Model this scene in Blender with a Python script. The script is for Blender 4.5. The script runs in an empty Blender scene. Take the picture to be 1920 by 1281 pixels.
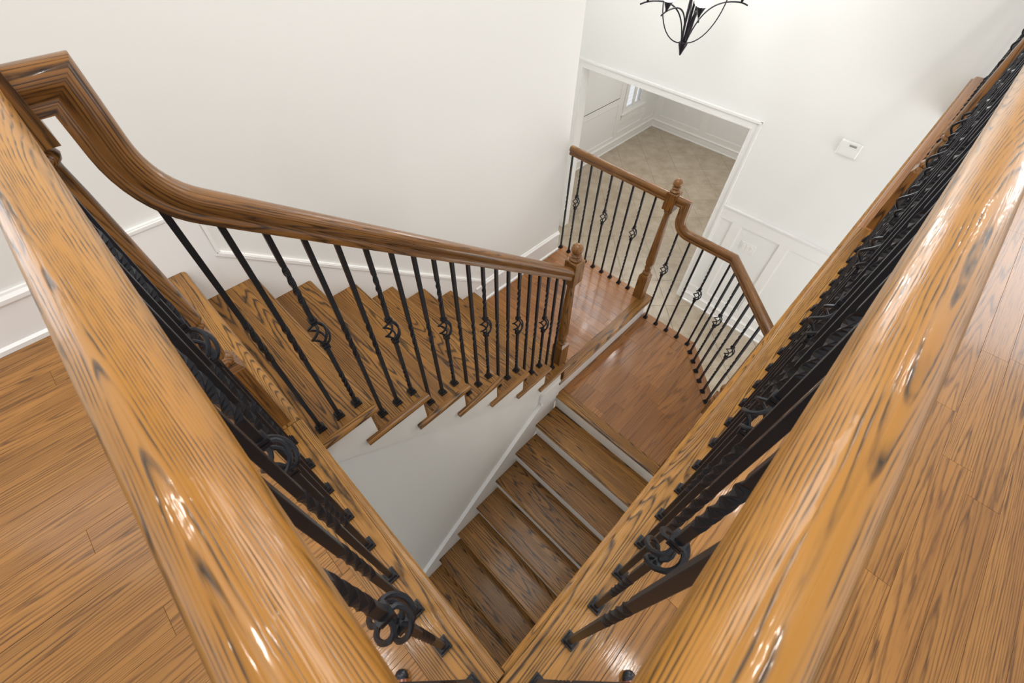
import bpy, math, random
from mathutils import Vector, Matrix
random.seed(7)
C = bpy.context.scene.collection
SC = bpy.context.scene
PI = math.pi

# ------------------------------------------------------------------ camera
cam = bpy.data.cameras.new('camera')
camo = bpy.data.objects.new('camera', cam)
C.objects.link(camo)
def rot_cam(a, b, c):
    cx, sx, cy, sy, cz, sz = math.cos(a), math.sin(a), math.cos(b), math.sin(b), math.cos(c), math.sin(c)
    Rz = Matrix(((cz, -sz, 0), (sz, cz, 0), (0, 0, 1)))
    Rx = Matrix(((1, 0, 0), (0, cx, -sx), (0, sx, cx)))
    Rr = Matrix(((cy, -sy, 0), (sy, cy, 0), (0, 0, 1)))
    return Rr @ Rx @ Rz
RM = rot_cam(-0.66386903, -0.02430613, 0.81159803).transposed().to_4x4()
RM.translation = Vector((-0.008, -0.006, 1.32))
camo.matrix_world = RM
cam.sensor_width = 36.0
cam.lens = 806.41 * 36.0 / 1920.0
cam.clip_start = 0.02
cam.clip_end = 100
cam.dof.use_dof = True
cam.dof.focus_distance = 1.9
cam.dof.aperture_fstop = 13
SC.camera = camo

# ------------------------------------------------------------------ world, exposure, lights
w = bpy.data.worlds.new('daylight')
SC.world = w
w.use_nodes = True
bg = w.node_tree.nodes['Background']
bg.inputs[0].default_value = (0.95, 0.97, 1.0, 1)
bg.inputs[1].default_value = 1.05
SC.view_settings.view_transform = 'Standard'
SC.view_settings.look = 'None'
SC.view_settings.exposure = 0.0
SC.view_settings.gamma = 1.0
SC.view_settings.use_curve_mapping = False

def area(name, loc, direction, sx, sy, watts, col=(1, 1, 1), shape='RECTANGLE', spread=PI):
    l = bpy.data.lights.new(name, 'AREA')
    l.shape = shape
    l.size = sx
    l.size_y = sy
    l.energy = watts
    l.color = col
    l.spread = spread
    o = bpy.data.objects.new(name, l)
    C.objects.link(o)
    o.location = loc
    o.rotation_euler = Vector(direction).to_track_quat('-Z', 'Y').to_euler()
    return o
WARM = (1.0, 0.96, 0.91)
COOL = (0.86, 0.92, 1.0)
for (x, y) in ((0.68, -0.60), (2.4, -0.60), (4.2, -0.60), (-0.60, 0.66), (-0.95, 1.45), (-1.4, -0.9)):
    area('downlight_lamp', (x, y, 2.72), (0, 0, -1), 0.13, 0.13, 8, WARM, 'DISK')
area('gallery_window_light', (5.20, -1.45, 1.35), (-1, 0, 0), 1.2, 1.4, 34, (0.93, 0.96, 1.0))
area('foyer_high_window_light', (5.20, 2.65, 1.75), (-1, -0.1, -0.2), 1.5, 1.4, 55, COOL)
area('foyer_door_light', (4.0, -2.3, -1.9), (0, 1, 0), 1.8, 2.4, 60, (1, 0.98, 0.95))
area('stairwell_fill_light', (1.35, 1.0, 2.73), (0, 0, -1), 1.3, 1.3, 40, (1, 0.985, 0.96))  # added, unseen fill that lifts the lower flight and stairwell wall
area('dining_room_light', (7.5, 2.9, -0.80), (0, 0, -1), 1.8, 1.8, 44, (1, 0.985, 0.96))
area('stair_window_light', (-1.0, 2.0, 1.35), (0, -1, 0), 0.6, 1.1, 5, COOL)

# ------------------------------------------------------------------ materials
def nt(name):
    m = bpy.data.materials.new(name)
    m.use_nodes = True
    t = m.node_tree
    return m, t, t.nodes['Principled BSDF']
def srgb(r, g, b):
    f = lambda c: (c / 255 / 12.92) if c / 255 <= 0.04045 else ((c / 255 + 0.055) / 1.055) ** 2.4
    return (f(r), f(g), f(b), 1)
def plain(name, col, rough=0.5, metal=0.0, noise=0.0, nscale=4.0, bump=0.0, bscale=60.0, coat=0.0):
    m, t, b = nt(name)
    b.inputs['Base Color'].default_value = col
    b.inputs['Roughness'].default_value = rough
    b.inputs['Metallic'].default_value = metal
    b.inputs['Coat Weight'].default_value = coat
    tc = t.nodes.new('ShaderNodeTexCoord')
    if noise:
        n = t.nodes.new('ShaderNodeTexNoise')
        n.inputs['Scale'].default_value = nscale
        n.inputs['Detail'].default_value = 4
        t.links.new(tc.outputs['Object'], n.inputs['Vector'])
        mx = t.nodes.new('ShaderNodeMix')
        mx.data_type = 'RGBA'
        mx.inputs[6].default_value = tuple(c * (1 - noise) for c in col[:3]) + (1,)
        mx.inputs[7].default_value = tuple(min(1, c * (1 + noise)) for c in col[:3]) + (1,)
        t.links.new(n.outputs['Fac'], mx.inputs[0])
        t.links.new(mx.outputs[2], b.inputs['Base Color'])
    if bump:
        n2 = t.nodes.new('ShaderNodeTexNoise')
        n2.inputs['Scale'].default_value = bscale
        t.links.new(tc.outputs['Object'], n2.inputs['Vector'])
        bp = t.nodes.new('ShaderNodeBump')
        bp.inputs['Strength'].default_value = bump
        bp.inputs['Distance'].default_value = 0.002
        t.links.new(n2.outputs['Fac'], bp.inputs['Height'])
        t.links.new(bp.outputs[0], b.inputs['Normal'])
    return m

def oak(name, light, mid, dark, rough=0.3, ring=9.0, across=9.0, along=0.55, contrast=1.0, pores=0.6,
        vary=0.22, coat=0.5, bump=0.15, dash=0.0, wob_=0.32, dapple=0.12, dl=26.0):
    """stained oak. The 'g' attribute is (along the grain, across, depth) in metres."""
    m, t, b = nt(name)
    N, L = t.nodes, t.links
    at = N.new('ShaderNodeAttribute')
    at.attribute_name = 'g'
    oi = N.new('ShaderNodeObjectInfo')
    def mth(op, a, b_=None, clamp=False):
        n = N.new('ShaderNodeMath')
        n.operation = op
        n.use_clamp = clamp
        for k, v in ((0, a), (1, b_)):
            if v is None:
                continue
            if isinstance(v, (int, float)):
                n.inputs[k].default_value = v
            else:
                L.new(v, n.inputs[k])
        return n.outputs[0]
    comb = N.new('ShaderNodeCombineXYZ')
    for k, f_ in enumerate((37.0, 11.0, 5.0)):
        L.new(mth('MULTIPLY', oi.outputs['Random'], f_), comb.inputs[k])
    add = N.new('ShaderNodeVectorMath')
    add.operation = 'ADD'
    L.new(at.outputs['Vector'], add.inputs[0])
    L.new(comb.outputs[0], add.inputs[1])
    def scaled(vec):
        s = N.new('ShaderNodeVectorMath')
        s.operation = 'MULTIPLY'
        s.inputs[1].default_value = vec
        L.new(add.outputs[0], s.inputs[0])
        return s.outputs[0]
    def noise(vec, detail=2.0, rough_=0.5, scale=1.0, dist=0.0):
        n = N.new('ShaderNodeTexNoise')
        n.inputs['Scale'].default_value = scale
        n.inputs['Detail'].default_value = detail
        n.inputs['Roughness'].default_value = rough_
        n.inputs['Distortion'].default_value = dist
        L.new(scaled(vec), n.inputs['Vector'])
        return n.outputs['Fac']
    big = noise((along, across, across * 0.8), 1.5, 0.45)
    wob = noise((9.0, 60.0, 60.0), 2.0, 0.6)
    v = mth('ADD', mth('MULTIPLY', big, ring), mth('MULTIPLY', wob, wob_ * 2))
    fr = mth('FRACT', v)
    r = N.new('ShaderNodeValToRGB')
    e = r.color_ramp.elements
    e[0].position = 0.0
    e[0].color = (0.15, 0.15, 0.15, 1)
    e[1].position = 1.0
    e[1].color = (1, 1, 1, 1)
    for p_, c_ in ((0.08, 0.0), (0.46, 0.05), (0.66, 0.35), (0.80, 1.0), (0.93, 0.7)):
        q = e.new(p_)
        q.color = (c_, c_, c_, 1)
    e[len(e) - 1].color = (0.25, 0.25, 0.25, 1)
    L.new(fr, r.inputs[0])
    po = noise((7.0, 230.0, 230.0), 2.0, 0.65)
    pr = N.new('ShaderNodeMapRange')
    pr.inputs['From Min'].default_value = 0.50
    pr.inputs['From Max'].default_value = 0.68
    L.new(po, pr.inputs['Value'])
    dp = noise((dl, 110.0, 110.0), 2.0, 0.6)
    dr = N.new('ShaderNodeMapRange')
    dr.inputs['From Min'].default_value = 0.40
    dr.inputs['From Max'].default_value = 0.60
    L.new(dp, dr.inputs['Value'])
    ringf = r.outputs['Color']
    broken = mth('MULTIPLY', ringf, mth('ADD', mth('MULTIPLY', dr.outputs[0], dash), 1.0 - dash))
    amt = mth('MULTIPLY', broken, contrast, True)
    m1 = N.new('ShaderNodeMix')
    m1.data_type = 'RGBA'
    m1.inputs[6].default_value = light
    m1.inputs[7].default_value = dark
    L.new(amt, m1.inputs[0])
    m2 = N.new('ShaderNodeMix')
    m2.data_type = 'RGBA'
    L.new(mth('MULTIPLY', pr.outputs[0], mth('ADD', mth('MULTIPLY', ringf, pores * 0.7), pores * 0.5), True), m2.inputs[0])
    L.new(m1.outputs[2], m2.inputs[6])
    m2.inputs[7].default_value = dark
    bl = noise((1.3, 7.0, 7.0), 2.0, 0.5)
    blr = N.new('ShaderNodeMapRange')
    blr.inputs['From Min'].default_value = 0.38
    blr.inputs['From Max'].default_value = 0.70
    blr.inputs['To Max'].default_value = 0.75
    L.new(bl, blr.inputs['Value'])
    m3 = N.new('ShaderNodeMix')
    m3.data_type = 'RGBA'
    m3.blend_type = 'MIX'
    L.new(blr.outputs[0], m3.inputs[0])
    L.new(m2.outputs[2], m3.inputs[6])
    mm = N.new('ShaderNodeMix')
    mm.data_type = 'RGBA'
    mm.inputs[6].default_value = mid
    mm.inputs[7].default_value = dark
    L.new(amt, mm.inputs[0])
    L.new(mm.outputs[2], m3.inputs[7])
    hs = N.new('ShaderNodeHueSaturation')
    L.new(mth('ADD', mth('MULTIPLY', oi.outputs['Random'], 2 * vary), 1.0 - vary), hs.inputs['Value'])
    L.new(m3.outputs[2], hs.inputs['Color'])
    L.new(hs.outputs[0], b.inputs['Base Color'])
    b.inputs['Roughness'].default_value = rough
    b.inputs['Specular IOR Level'].default_value = 0.3
    b.inputs['Coat Weight'].default_value = coat
    b.inputs['Coat Roughness'].default_value = 0.09
    bp = N.new('ShaderNodeBump')
    bp.inputs['Strength'].default_value = bump
    bp.inputs['Distance'].default_value = 0.0007
    L.new(mth('SUBTRACT', 1.0, mth('ADD', mth('MULTIPLY', pr.outputs[0], 0.6), mth('MULTIPLY', amt, 0.6))), bp.inputs['Height'])
    L.new(bp.outputs[0], b.inputs['Normal'])
    cn = noise((30.0, 95.0, 95.0), 2.0, 0.55)
    bp2 = N.new('ShaderNodeBump')
    bp2.inputs['Strength'].default_value = dapple
    bp2.inputs['Distance'].default_value = 0.0012
    L.new(cn, bp2.inputs['Height'])
    L.new(bp.outputs[0], bp2.inputs['Normal'])
    L.new(bp2.outputs[0], b.inputs['Coat Normal'])
    return m

M = {}
M['rail_lit'] = oak('lit oak handrail', srgb(174, 123, 50), srgb(154, 102, 36), srgb(52, 38, 22), 0.36, 66, 12, 0.55, 1.0, 0.5, 0.0, 0.32, 0.4, 0.8, wob_=0.75, dapple=0.7, dl=22.0)  # same handrail oak, with the nearby light's brightness put into its colour
M['rail'] = oak('brown oak handrail', srgb(138, 94, 46), srgb(108, 69, 33), srgb(40, 27, 18), 0.3, 36, 20, 0.5, 0.95, 0.9, 0.0, 0.3, 0.2, 0.4, dapple=0.3)
M['curb'] = oak('amber oak curb', srgb(166, 118, 56), srgb(126, 84, 40), srgb(44, 32, 21), 0.38, 46, 9, 0.5, 1.0, 0.8, 0.05, 0.2, 0.2, 0.3)
M['tread'] = oak('brown oak tread', srgb(154, 107, 47), srgb(116, 76, 33), srgb(38, 27, 16), 0.40, 40, 8, 0.36, 1.0, 0.9, 0.10, 0.12, 0.2, 0.15)
M['landing'] = oak('red brown oak board', srgb(156, 106, 60), srgb(132, 86, 47), srgb(92, 60, 36), 0.28, 34, 8, 0.22, 0.7, 0.5, 0.12, 0.3, 0.1, 0.1)
M['floor'] = oak('oak floor board', srgb(166, 116, 58), srgb(138, 92, 43), srgb(84, 54, 27), 0.38, 50, 7.5, 0.2, 0.7, 1.0, 0.08, 0.2, 0.1, 0.12)
M['newel'] = oak('oak newel', srgb(140, 95, 46), srgb(112, 72, 34), srgb(44, 30, 19), 0.32, 24, 18, 0.6, 0.95, 0.8, 0.04, 0.2, 0.2, 0.3)
M['iron'] = plain('black iron', srgb(27, 29, 35), 0.38, 0.3, 0.15, 30, 0.08, 300)
M['wall'] = plain('warm white wall paint', srgb(229, 228, 223), 0.7, 0, 0.012, 1.2, 0.05, 400)
M['wallw'] = plain('white upper wall paint', srgb(234, 234, 231), 0.7, 0, 0.012, 1.2, 0.05, 400)
M['trim'] = plain('white trim enamel', srgb(238, 237, 234), 0.35, 0, 0.01, 2, 0, 1, 0.2)
M['riser'] = plain('white riser enamel', srgb(228, 225, 219), 0.4, 0, 0.015, 5)
M['plastic'] = plain('white plastic', srgb(236, 236, 232), 0.4, 0, 0.01, 20)
M['display'] = plain('grey display', srgb(150, 152, 150), 0.25, 0, 0.02, 20)
M['grout'] = plain('pale grout', srgb(172, 162, 148), 0.85, 0, 0.08, 20)
M['dark'] = plain('dark subfloor', srgb(70, 48, 32), 0.8, 0, 0.1, 20)
M['bronze'] = plain('dark bronze', srgb(46, 44, 50), 0.35, 0.7, 0.1, 20)
M['leather'] = plain('reddish brown leather', srgb(128, 66, 38), 0.25, 0, 0.3, 60, 0.2, 200, 0.5)
M['rubber'] = plain('black rubber', srgb(28, 30, 38), 0.3, 0, 0.05, 40)
def tile_mat():
    m, t, b = nt('beige stone tile')
    tc = t.nodes.new('ShaderNodeTexCoord')
    n = t.nodes.new('ShaderNodeTexNoise')
    n.inputs['Scale'].default_value = 4.5
    n.inputs['Detail'].default_value = 7
    n.inputs['Roughness'].default_value = 0.65
    t.links.new(tc.outputs['Object'], n.inputs['Vector'])
    r = t.nodes.new('ShaderNodeValToRGB')
    r.color_ramp.elements[0].position = 0.32
    r.color_ramp.elements[0].color = srgb(160, 144, 123)
    r.color_ramp.elements[1].position = 0.7
    r.color_ramp.elements[1].color = srgb(186, 174, 155)
    t.links.new(n.outputs['Fac'], r.inputs[0])
    t.links.new(r.outputs[0], b.inputs['Base Color'])
    b.inputs['Roughness'].default_value = 0.35
    return m
M['tile'] = tile_mat()
def glow(name, col, s):
    m, t, b = nt(name)
    b.inputs['Base Color'].default_value = (0.9, 0.9, 0.9, 1)
    b.inputs['Emission Color'].default_value = col
    b.inputs['Emission Strength'].default_value = s
    return m
M['shade'] = glow('lit frosted glass', (1, 0.97, 0.92, 1), 3.0)
M['daysky'] = glow('daylight outside', (1, 1, 1, 1), 2.5)
mg, tg, bgl = nt('clear glass')
bgl.inputs['Transmission Weight'].default_value = 1.0
bgl.inputs['Roughness'].default_value = 0.0
bgl.inputs['IOR'].default_value = 1.05
M['glass'] = mg

# ------------------------------------------------------------------ mesh helpers
class MB:
    def __init__(s):
        s.v, s.f, s.g = [], [], []
        s.smooth = []
    def add(s, vs, fs, gs=None, smooth=False):
        o = len(s.v)
        s.v += [tuple(p) for p in vs]
        s.g += [tuple(p) for p in (gs or vs)]
        s.f += [tuple(i + o for i in q) for q in fs]
        s.smooth += [smooth] * len(fs)
        return s
    def build(s, name, mat, parent=None, loc=None, rz=0):
        me = bpy.data.meshes.new(name)
        me.from_pydata(s.v, [], s.f)
        me.polygons.foreach_set('use_smooth', s.smooth)
        a = me.attributes.new('g', 'FLOAT_VECTOR', 'POINT')
        a.data.foreach_set('vector', [c for p in s.g for c in p])
        me.materials.append(mat)
        me.update()
        return link(name, me, parent, loc, rz)
def link(name, me, parent=None, loc=None, rz=0):
    o = bpy.data.objects.new(name, me)
    C.objects.link(o)
    if parent is not None:
        o.parent = parent
    if loc is not None:
        o.location = loc
    if rz:
        o.rotation_euler = (0, 0, rz)
    return o
def empty(name, loc=(0, 0, 0), rz=0):
    o = bpy.data.objects.new(name, None)
    C.objects.link(o)
    o.location = loc
    o.rotation_euler = (0, 0, rz)
    o.empty_display_size = 0.1
    return o
def tag(o, label=None, cat=None, group=None, kind=None):
    if label: o['label'] = label
    if cat: o['category'] = cat
    if group: o['group'] = group
    if kind: o['kind'] = kind
    return o

def gmap(axis):
    r = (random.uniform(0, 20), random.uniform(0, 20), random.uniform(0, 20))
    if axis == 'x':
        return lambda p: (p[0] + r[0], p[1] + r[1], p[2] + r[2])
    if axis == 'y':
        return lambda p: (p[1] + r[0], p[0] + r[1], p[2] + r[2])
    return lambda p: (p[2] + r[0], p[0] + r[1], p[1] + r[2])
def box(mb, x0, x1, y0, y1, z0, z1, axis='x', ch=0.0):
    """box, with an optional chamfer on every edge of its top"""
    poly = [(x0, y0), (x1, y0), (x1, y1), (x0, y1)]
    return prism(mb, poly, z0, z1, axis, ch)
def inset(poly, d):
    n = len(poly)
    out = []
    for i in range(n):
        p0, p1, p2 = Vector(poly[i - 1]), Vector(poly[i]), Vector(poly[(i + 1) % n])
        a = (p1 - p0).normalized()
        b = (p2 - p1).normalized()
        na, nb = Vector((-a.y, a.x)), Vector((-b.y, b.x))
        k = 1 + na.dot(nb)
        out.append(tuple(p1 + (na + nb) * (d / max(k, 0.2))))
    return out
def prism(mb, poly, z0, z1, axis='x', ch=0.0, gm=None):
    n = len(poly)
    gm = gm or gmap(axis)
    vs = [(x, y, z0) for x, y in poly]
    fs = [tuple(reversed(range(n)))]
    if ch > 0:
        vs += [(x, y, z1 - ch) for x, y in poly] + [(x, y, z1) for x, y in inset(poly, ch)]
        rings = 3
    else:
        vs += [(x, y, z1) for x, y in poly]
        rings = 2
    for r in range(rings - 1):
        for i in range(n):
            j = (i + 1) % n
            fs.append((r * n + i, r * n + j, (r + 1) * n + j, (r + 1) * n + i))
    fs.append(tuple(range((rings - 1) * n, rings * n)))
    return mb.add(vs, fs, [gm(v) for v in vs])
def extrude(mb, prof, a0, a1, axis, gaxis=None, smooth=False):
    """prof: closed 2-D outline (CCW), pushed from a0 to a1 along axis.
    axis 'x': prof=(y,z); axis 'y': prof=(x,z)"""
    n = len(prof)
    mk = (lambda a, p: (a, p[0], p[1])) if axis == 'x' else (lambda a, p: (p[0], a, p[1]))
    if axis == 'z':
        mk = lambda a, p: (p[0], p[1], a)
    vs = [mk(a0, p) for p in prof] + [mk(a1, p) for p in prof]
    fs = [tuple(reversed(range(n))), tuple(range(n, 2 * n))]
    for i in range(n):
        j = (i + 1) % n
        fs.append((i, j, n + j, n + i))
    if axis == 'y':
        fs = [tuple(reversed(f)) for f in fs]
    gm = gmap(gaxis or axis)
    return mb.add(vs, fs, [gm(v) for v in vs], smooth)
def nose(d0, d1, z0, z1, sgn=1, k=5):
    """section of a board from d0 (back) to d1 (rounded front edge), top z1"""
    r = (z1 - z0) / 2
    pts = []
    for i in range(k + 1):
        a = -PI / 2 + PI * i / k
        pts.append((d1 - sgn * (r - r * math.cos(a)) , z0 + r + r * math.sin(a)))
    pts = [(d0, z0)] + pts + [(d0, z1)]
    if sgn < 0:
        pts = list(reversed(pts))
    return pts
def lathe(mb, prof, n=20, cx=0, cy=0, smooth=True, z0=0):
    vs, fs, gs = [], [], []
    m = len(prof)
    r_ = random.uniform(0, 9)
    for (r, z) in prof:
        for i in range(n):
            a = 2 * PI * i / n
            vs.append((cx + r * math.cos(a), cy + r * math.sin(a), z0 + z))
            gs.append((z + r_, r * math.cos(a) + r_, r * math.sin(a)))
    for k in range(m - 1):
        for i in range(n):
            j = (i + 1) % n
            fs.append((k * n + i, k * n + j, (k + 1) * n + j, (k + 1) * n + i))
    fs.append(tuple(reversed(range(n))))
    fs.append(tuple(range((m - 1) * n, m * n)))
    return mb.add(vs, fs, gs, smooth)
def tube(mb, pts, rad, n=6, caps=True, smooth=True):
    pts = [Vector(p) for p in pts]
    rr = rad if isinstance(rad, (list, tuple)) else [rad] * len(pts)
    t0 = (pts[1] - pts[0]).normalized()
    up = Vector((0, 0, 1)) if abs(t0.z) < 0.9 else Vector((1, 0, 0))
    s = t0.cross(up).normalized()
    u = s.cross(t0)
    vs, fs = [], []
    for i, p in enumerate(pts):
        t1 = ((pts[min(i + 1, len(pts) - 1)] - pts[max(i - 1, 0)])).normalized()
        q = t0.rotation_difference(t1)
        s, u, t0 = q @ s, q @ u, t1
        for k in range(n):
            a = 2 * PI * k / n
            vs.append(tuple(p + (s * math.cos(a) + u * math.sin(a)) * rr[i]))
    for i in range(len(pts) - 1):
        for k in range(n):
            j = (k + 1) % n
            fs.append((i * n + k, (i + 1) * n + k, (i + 1) * n + j, i * n + j))
    if caps:
        fs.append(tuple(range(n)))
        fs.append(tuple(reversed(range((len(pts) - 1) * n, len(pts) * n))))
    return mb.add(vs, fs, None, smooth)

RP = [(0.0, 0.0345), (0.010, 0.0332), (0.0185, 0.0290), (0.0250, 0.0215), (0.0285, 0.0115), (0.0282, 0.0030), (0.0248, -0.0045),
      (0.0205, -0.0100), (0.0200, -0.0150), (0.0232, -0.0195), (0.0240, -0.0240), (0.0240, -0.0345)]
RAILP = [(a, b) for a, b in RP] + [(-a, b) for a, b in reversed(RP[1:])]
def sweep(mb, path, side0, prof=RAILP, scale=1.0):
    """handrail section swept along a path with mitred corners"""
    P = [Vector(p) for p in path]
    T = [(P[i + 1] - P[i]).normalized() for i in range(len(P) - 1)]
    s = Vector(side0).normalized()
    u = s.cross(T[0]).normalized()
    if u.z < -1e-6:
        u = -u
    n = len(prof)
    vs, gs, fs = [], [], []
    arc = 0
    r_ = random.uniform(0, 9)
    for i, p in enumerate(P):
        tin = T[max(i - 1, 0)]
        tout = T[min(i, len(T) - 1)]
        nrm = (tin + tout).normalized()
        if i > 0:
            arc += (P[i] - P[i - 1]).length
        for (a, b) in prof:
            off = s * a * scale + u * b * scale
            lam = -off.dot(nrm) / tin.dot(nrm)
            vs.append(tuple(p + off + tin * lam))
            gs.append((arc + lam + r_, a + r_, b + r_))
        if 0 < i < len(P) - 1 or i == 0:
            q = tin.rotation_difference(tout)
            s, u = q @ s, q @ u
    for i in range(len(P) - 1):
        for k in range(n):
            j = (k + 1) % n
            fs.append((i * n + k, (i + 1) * n + k, (i + 1) * n + j, i * n + j))
    fs.append(tuple(reversed(range(n))))
    fs.append(tuple(range((len(P) - 1) * n, len(P) * n)))
    # orientation check is left to recalc
    mb.add(vs, fs, gs, True)
    return mb
def fix_normals(o):
    import bmesh
    bm = bmesh.new()
    bm.from_mesh(o.data)
    bmesh.ops.recalc_face_normals(bm, faces=bm.faces)
    bm.to_mesh(o.data)
    bm.free()
    return o
def crease(o, deg=40):
    import bmesh
    bm = bmesh.new()
    bm.from_mesh(o.data)
    bmesh.ops.recalc_face_normals(bm, faces=bm.faces)
    for e in bm.edges:
        if len(e.link_faces) == 2 and e.calc_face_angle(0) > math.radians(deg):
            e.smooth = False
    bm.to_mesh(o.data)
    bm.free()
    return o

# ------------------------------------------------------------------ key dimensions (metres, gallery floor z = 0)
R = 0.18348           # riser
GO = 0.2323           # tread going, upper flight
GL = 0.2290           # going, lower flight
YE = 0.940            # open end of the upper treads
YW = 2.010            # left wall face
XD = 5.235            # far (door) wall face
ZL1, ZL2, ZF = -8 * R, -9 * R, -19 * R
CEIL = 2.75
YS = 0.968            # face of the wall beside the lower flight

# ------------------------------------------------------------------ setting: walls
def struct(name, mb, mat, parent=None, label=None):
    o = mb.build(name, mat, parent)
    if parent is None:
        o['kind'] = 'structure'
    if label:
        o['label'] = label
    return o
mb = MB()
box(mb, -2.6, 2.72, YW, YW + 0.12, ZF, CEIL)
box(mb, 2.60, 2.72, YW + 0.12, 4.0, ZF, CEIL)
wall_left = struct('wall_left', mb, M['wall'], label='tall warm white wall beside the upper flight of stairs')
mb = MB()
OY0, OY1, OZ = 1.437, 3.785, -0.912
box(mb, XD, XD + 0.15, -2.4, OY0, ZF, CEIL)
box(mb, XD, XD + 0.15, OY0, OY1, OZ, CEIL)
box(mb, XD, XD + 0.15, OY1, 4.0, ZF, CEIL)
wall_far = struct('wall_far', mb, M['wallw'], label='tall white foyer wall with the wide cased opening')
mb = MB()
box(mb, 2.72, XD, 3.95, 4.07, ZF, CEIL)
struct('wall_foyer', mb, M['wallw'], label='white foyer side wall behind the end of the stair wall')
mb = MB()
box(mb, -2.6, XD + 0.15, -2.4, 4.07, CEIL, CEIL + 0.1)
struct('ceiling', mb, M['wallw'], label='white ceiling above the stairwell')
# wall under the upper flight (stepped top follows the stair)
mb = MB()
prof = [(-1.0, ZF), (1.56, ZF), (1.56, ZL1 - 0.06)]
xs = []
for k in range(7, 0, -1):
    xs += [(GO * k - 0.03, -R * (k + 1) - 0.04 + R * 0), (GO * k - 0.03, -R * k - 0.04)]
prof += [(x, z) for x, z in xs if x < 1.56] + [(-0.02, -R - 0.04), (-0.02, -0.05), (-1.0, -0.05)]
def extrude_tri(mb, prof, a0, a1):
    from mathutils.geometry import tessellate_polygon
    n = len(prof)
    tri = tessellate_polygon([[Vector((p[0], p[1], 0)) for p in prof]])
    vs = [(p[0], a0, p[1]) for p in prof] + [(p[0], a1, p[1]) for p in prof]
    fs = [tuple(t) for t in tri] + [tuple(i + n for i in reversed(t)) for t in tri]
    for i in range(n):
        j = (i + 1) % n
        fs.append((i, j, n + j, n + i))
    mb.add(vs, fs)
    return mb
extrude_tri(mb, prof, YS + 0.012, YS + 0.11)
wall_stair = fix_normals(struct('wall_stair', mb, M['wall'], label='smooth white wall under the upper flight of stairs'))
# stringer board on that wall
mb = MB()
prof = [(-0.0, -0.365), (1.50, -0.365 - 0.79 * 1.50), (1.56, -1.60), (1.56, ZL1 - 0.03)]
for k in range(7, 0, -1):
    if k == 7:
        prof += [(GO * k - 0.032, ZL1 - 0.03)] if GO * k - 0.032 < 1.56 else []
    if GO * k - 0.032 < 1.56:
        prof += [(GO * k - 0.032, -R * (k + 1) - 0.028)]
        prof += [(GO * k - 0.032, -R * k - 0.028)]
prof = [(-0.0, -0.365), (1.50, -1.535), (1.56, -1.60), (1.56, -1.284 - 0.028 - 0.0)]
for k in range(6, 0, -1):
    prof += [(GO * k - 0.032, -R * (k + 1) - 0.028), (GO * k - 0.032, -R * k - 0.028)]
prof += [(-0.0, -R - 0.028)]
extrude_tri(mb, prof, YS - 0.003, YS + 0.012)
fix_normals(struct('stringer', mb, M['riser'], wall_stair))
# skirt on the lower flight, top edge parallel to the stair
mb = MB()
prof = [(1.56, ZL2 - 0.05), (1.56, -1.44), (1.357, -1.44), (1.352, -1.565), (-0.9, -1.565 - (2.252) * 0.865), (-0.9, ZF), (0.0, ZF), ]
extrude_tri(mb, prof, YS - 0.012, YS + 0.012)
sk = fix_normals(struct('trim_1', mb, M['trim'], None, 'white skirting board beside the lower flight of stairs'))
mb = MB()
for (a, b) in (((1.352, -1.565), (-0.9, -3.513)),):
    a, b = Vector(a), Vector(b)
    d = (b - a).normalized()
    nn = Vector((-d.y, d.x))
    if nn.y < 0 and nn.x > 0: nn = -nn
    q = [a, b, b + nn * -0.022, a + nn * -0.022]
    extrude_tri(mb, [tuple(p) for p in q], YS - 0.017, YS + 0.012)
fix_normals(mb.build('cap_moulding', M['trim'], sk))
# wall under the right hand gallery edge, beside the lower flight
mb = MB()
box(mb, -1.0, 1.50, -0.13, -0.014, ZF, -0.06)
struct('wall_right', mb, M['wall'], label='white wall under the right hand gallery edge')

# ------------------------------------------------------------------ mouldings
def base_x(name, x0, x1, yf, z, h=0.21, label=None, parent=None, s=-1):
    """baseboard running along x on a wall whose face is y=yf; s: which way it sticks out"""
    mb = MB()
    pr = [(yf, z), (yf + s * 0.028, z), (yf + s * 0.028, z + 0.018), (yf + s * 0.016, z + 0.026), (yf + s * 0.015, z + h - 0.045),
          (yf + s * 0.022, z + h - 0.035), (yf + s * 0.022, z + h - 0.02), (yf + s * 0.012, z + h - 0.008), (yf + s * 0.010, z + h), (yf, z + h)]
    extrude(mb, pr, x0, x1, 'x')
    return fix_normals(struct(name, mb, M['trim'], parent, label))
def base_y(name, y0, y1, xf, z, h=0.21, label=None, parent=None, s=-1):
    mb = MB()
    pr = [(xf, z), (xf + s * 0.028, z), (xf + s * 0.028, z + 0.018), (xf + s * 0.016, z + 0.026), (xf + s * 0.015, z + h - 0.045),
          (xf + s * 0.022, z + h - 0.035), (xf + s * 0.022, z + h - 0.02), (xf + s * 0.012, z + h - 0.008), (xf + s * 0.010, z + h), (xf, z + h)]
    extrude(mb, pr, y0, y1, 'y')
    return fix_normals(struct(name, mb, M['trim'], parent, label))
base_x('baseboard_left', -2.5, -0.16, YW, 0.0, 0.21, 'white baseboard along the gallery floor at the left wall')
base_x('baseboard_landing', GO * 7 + 0.02, 2.72, YW, ZL1, 0.215, 'white baseboard on the upper landing')
base_y('baseboard_gallery_end', -2.4, -0.16, XD, 0.0, 0.21, 'white baseboard at the far end of the right gallery floor')
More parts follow.
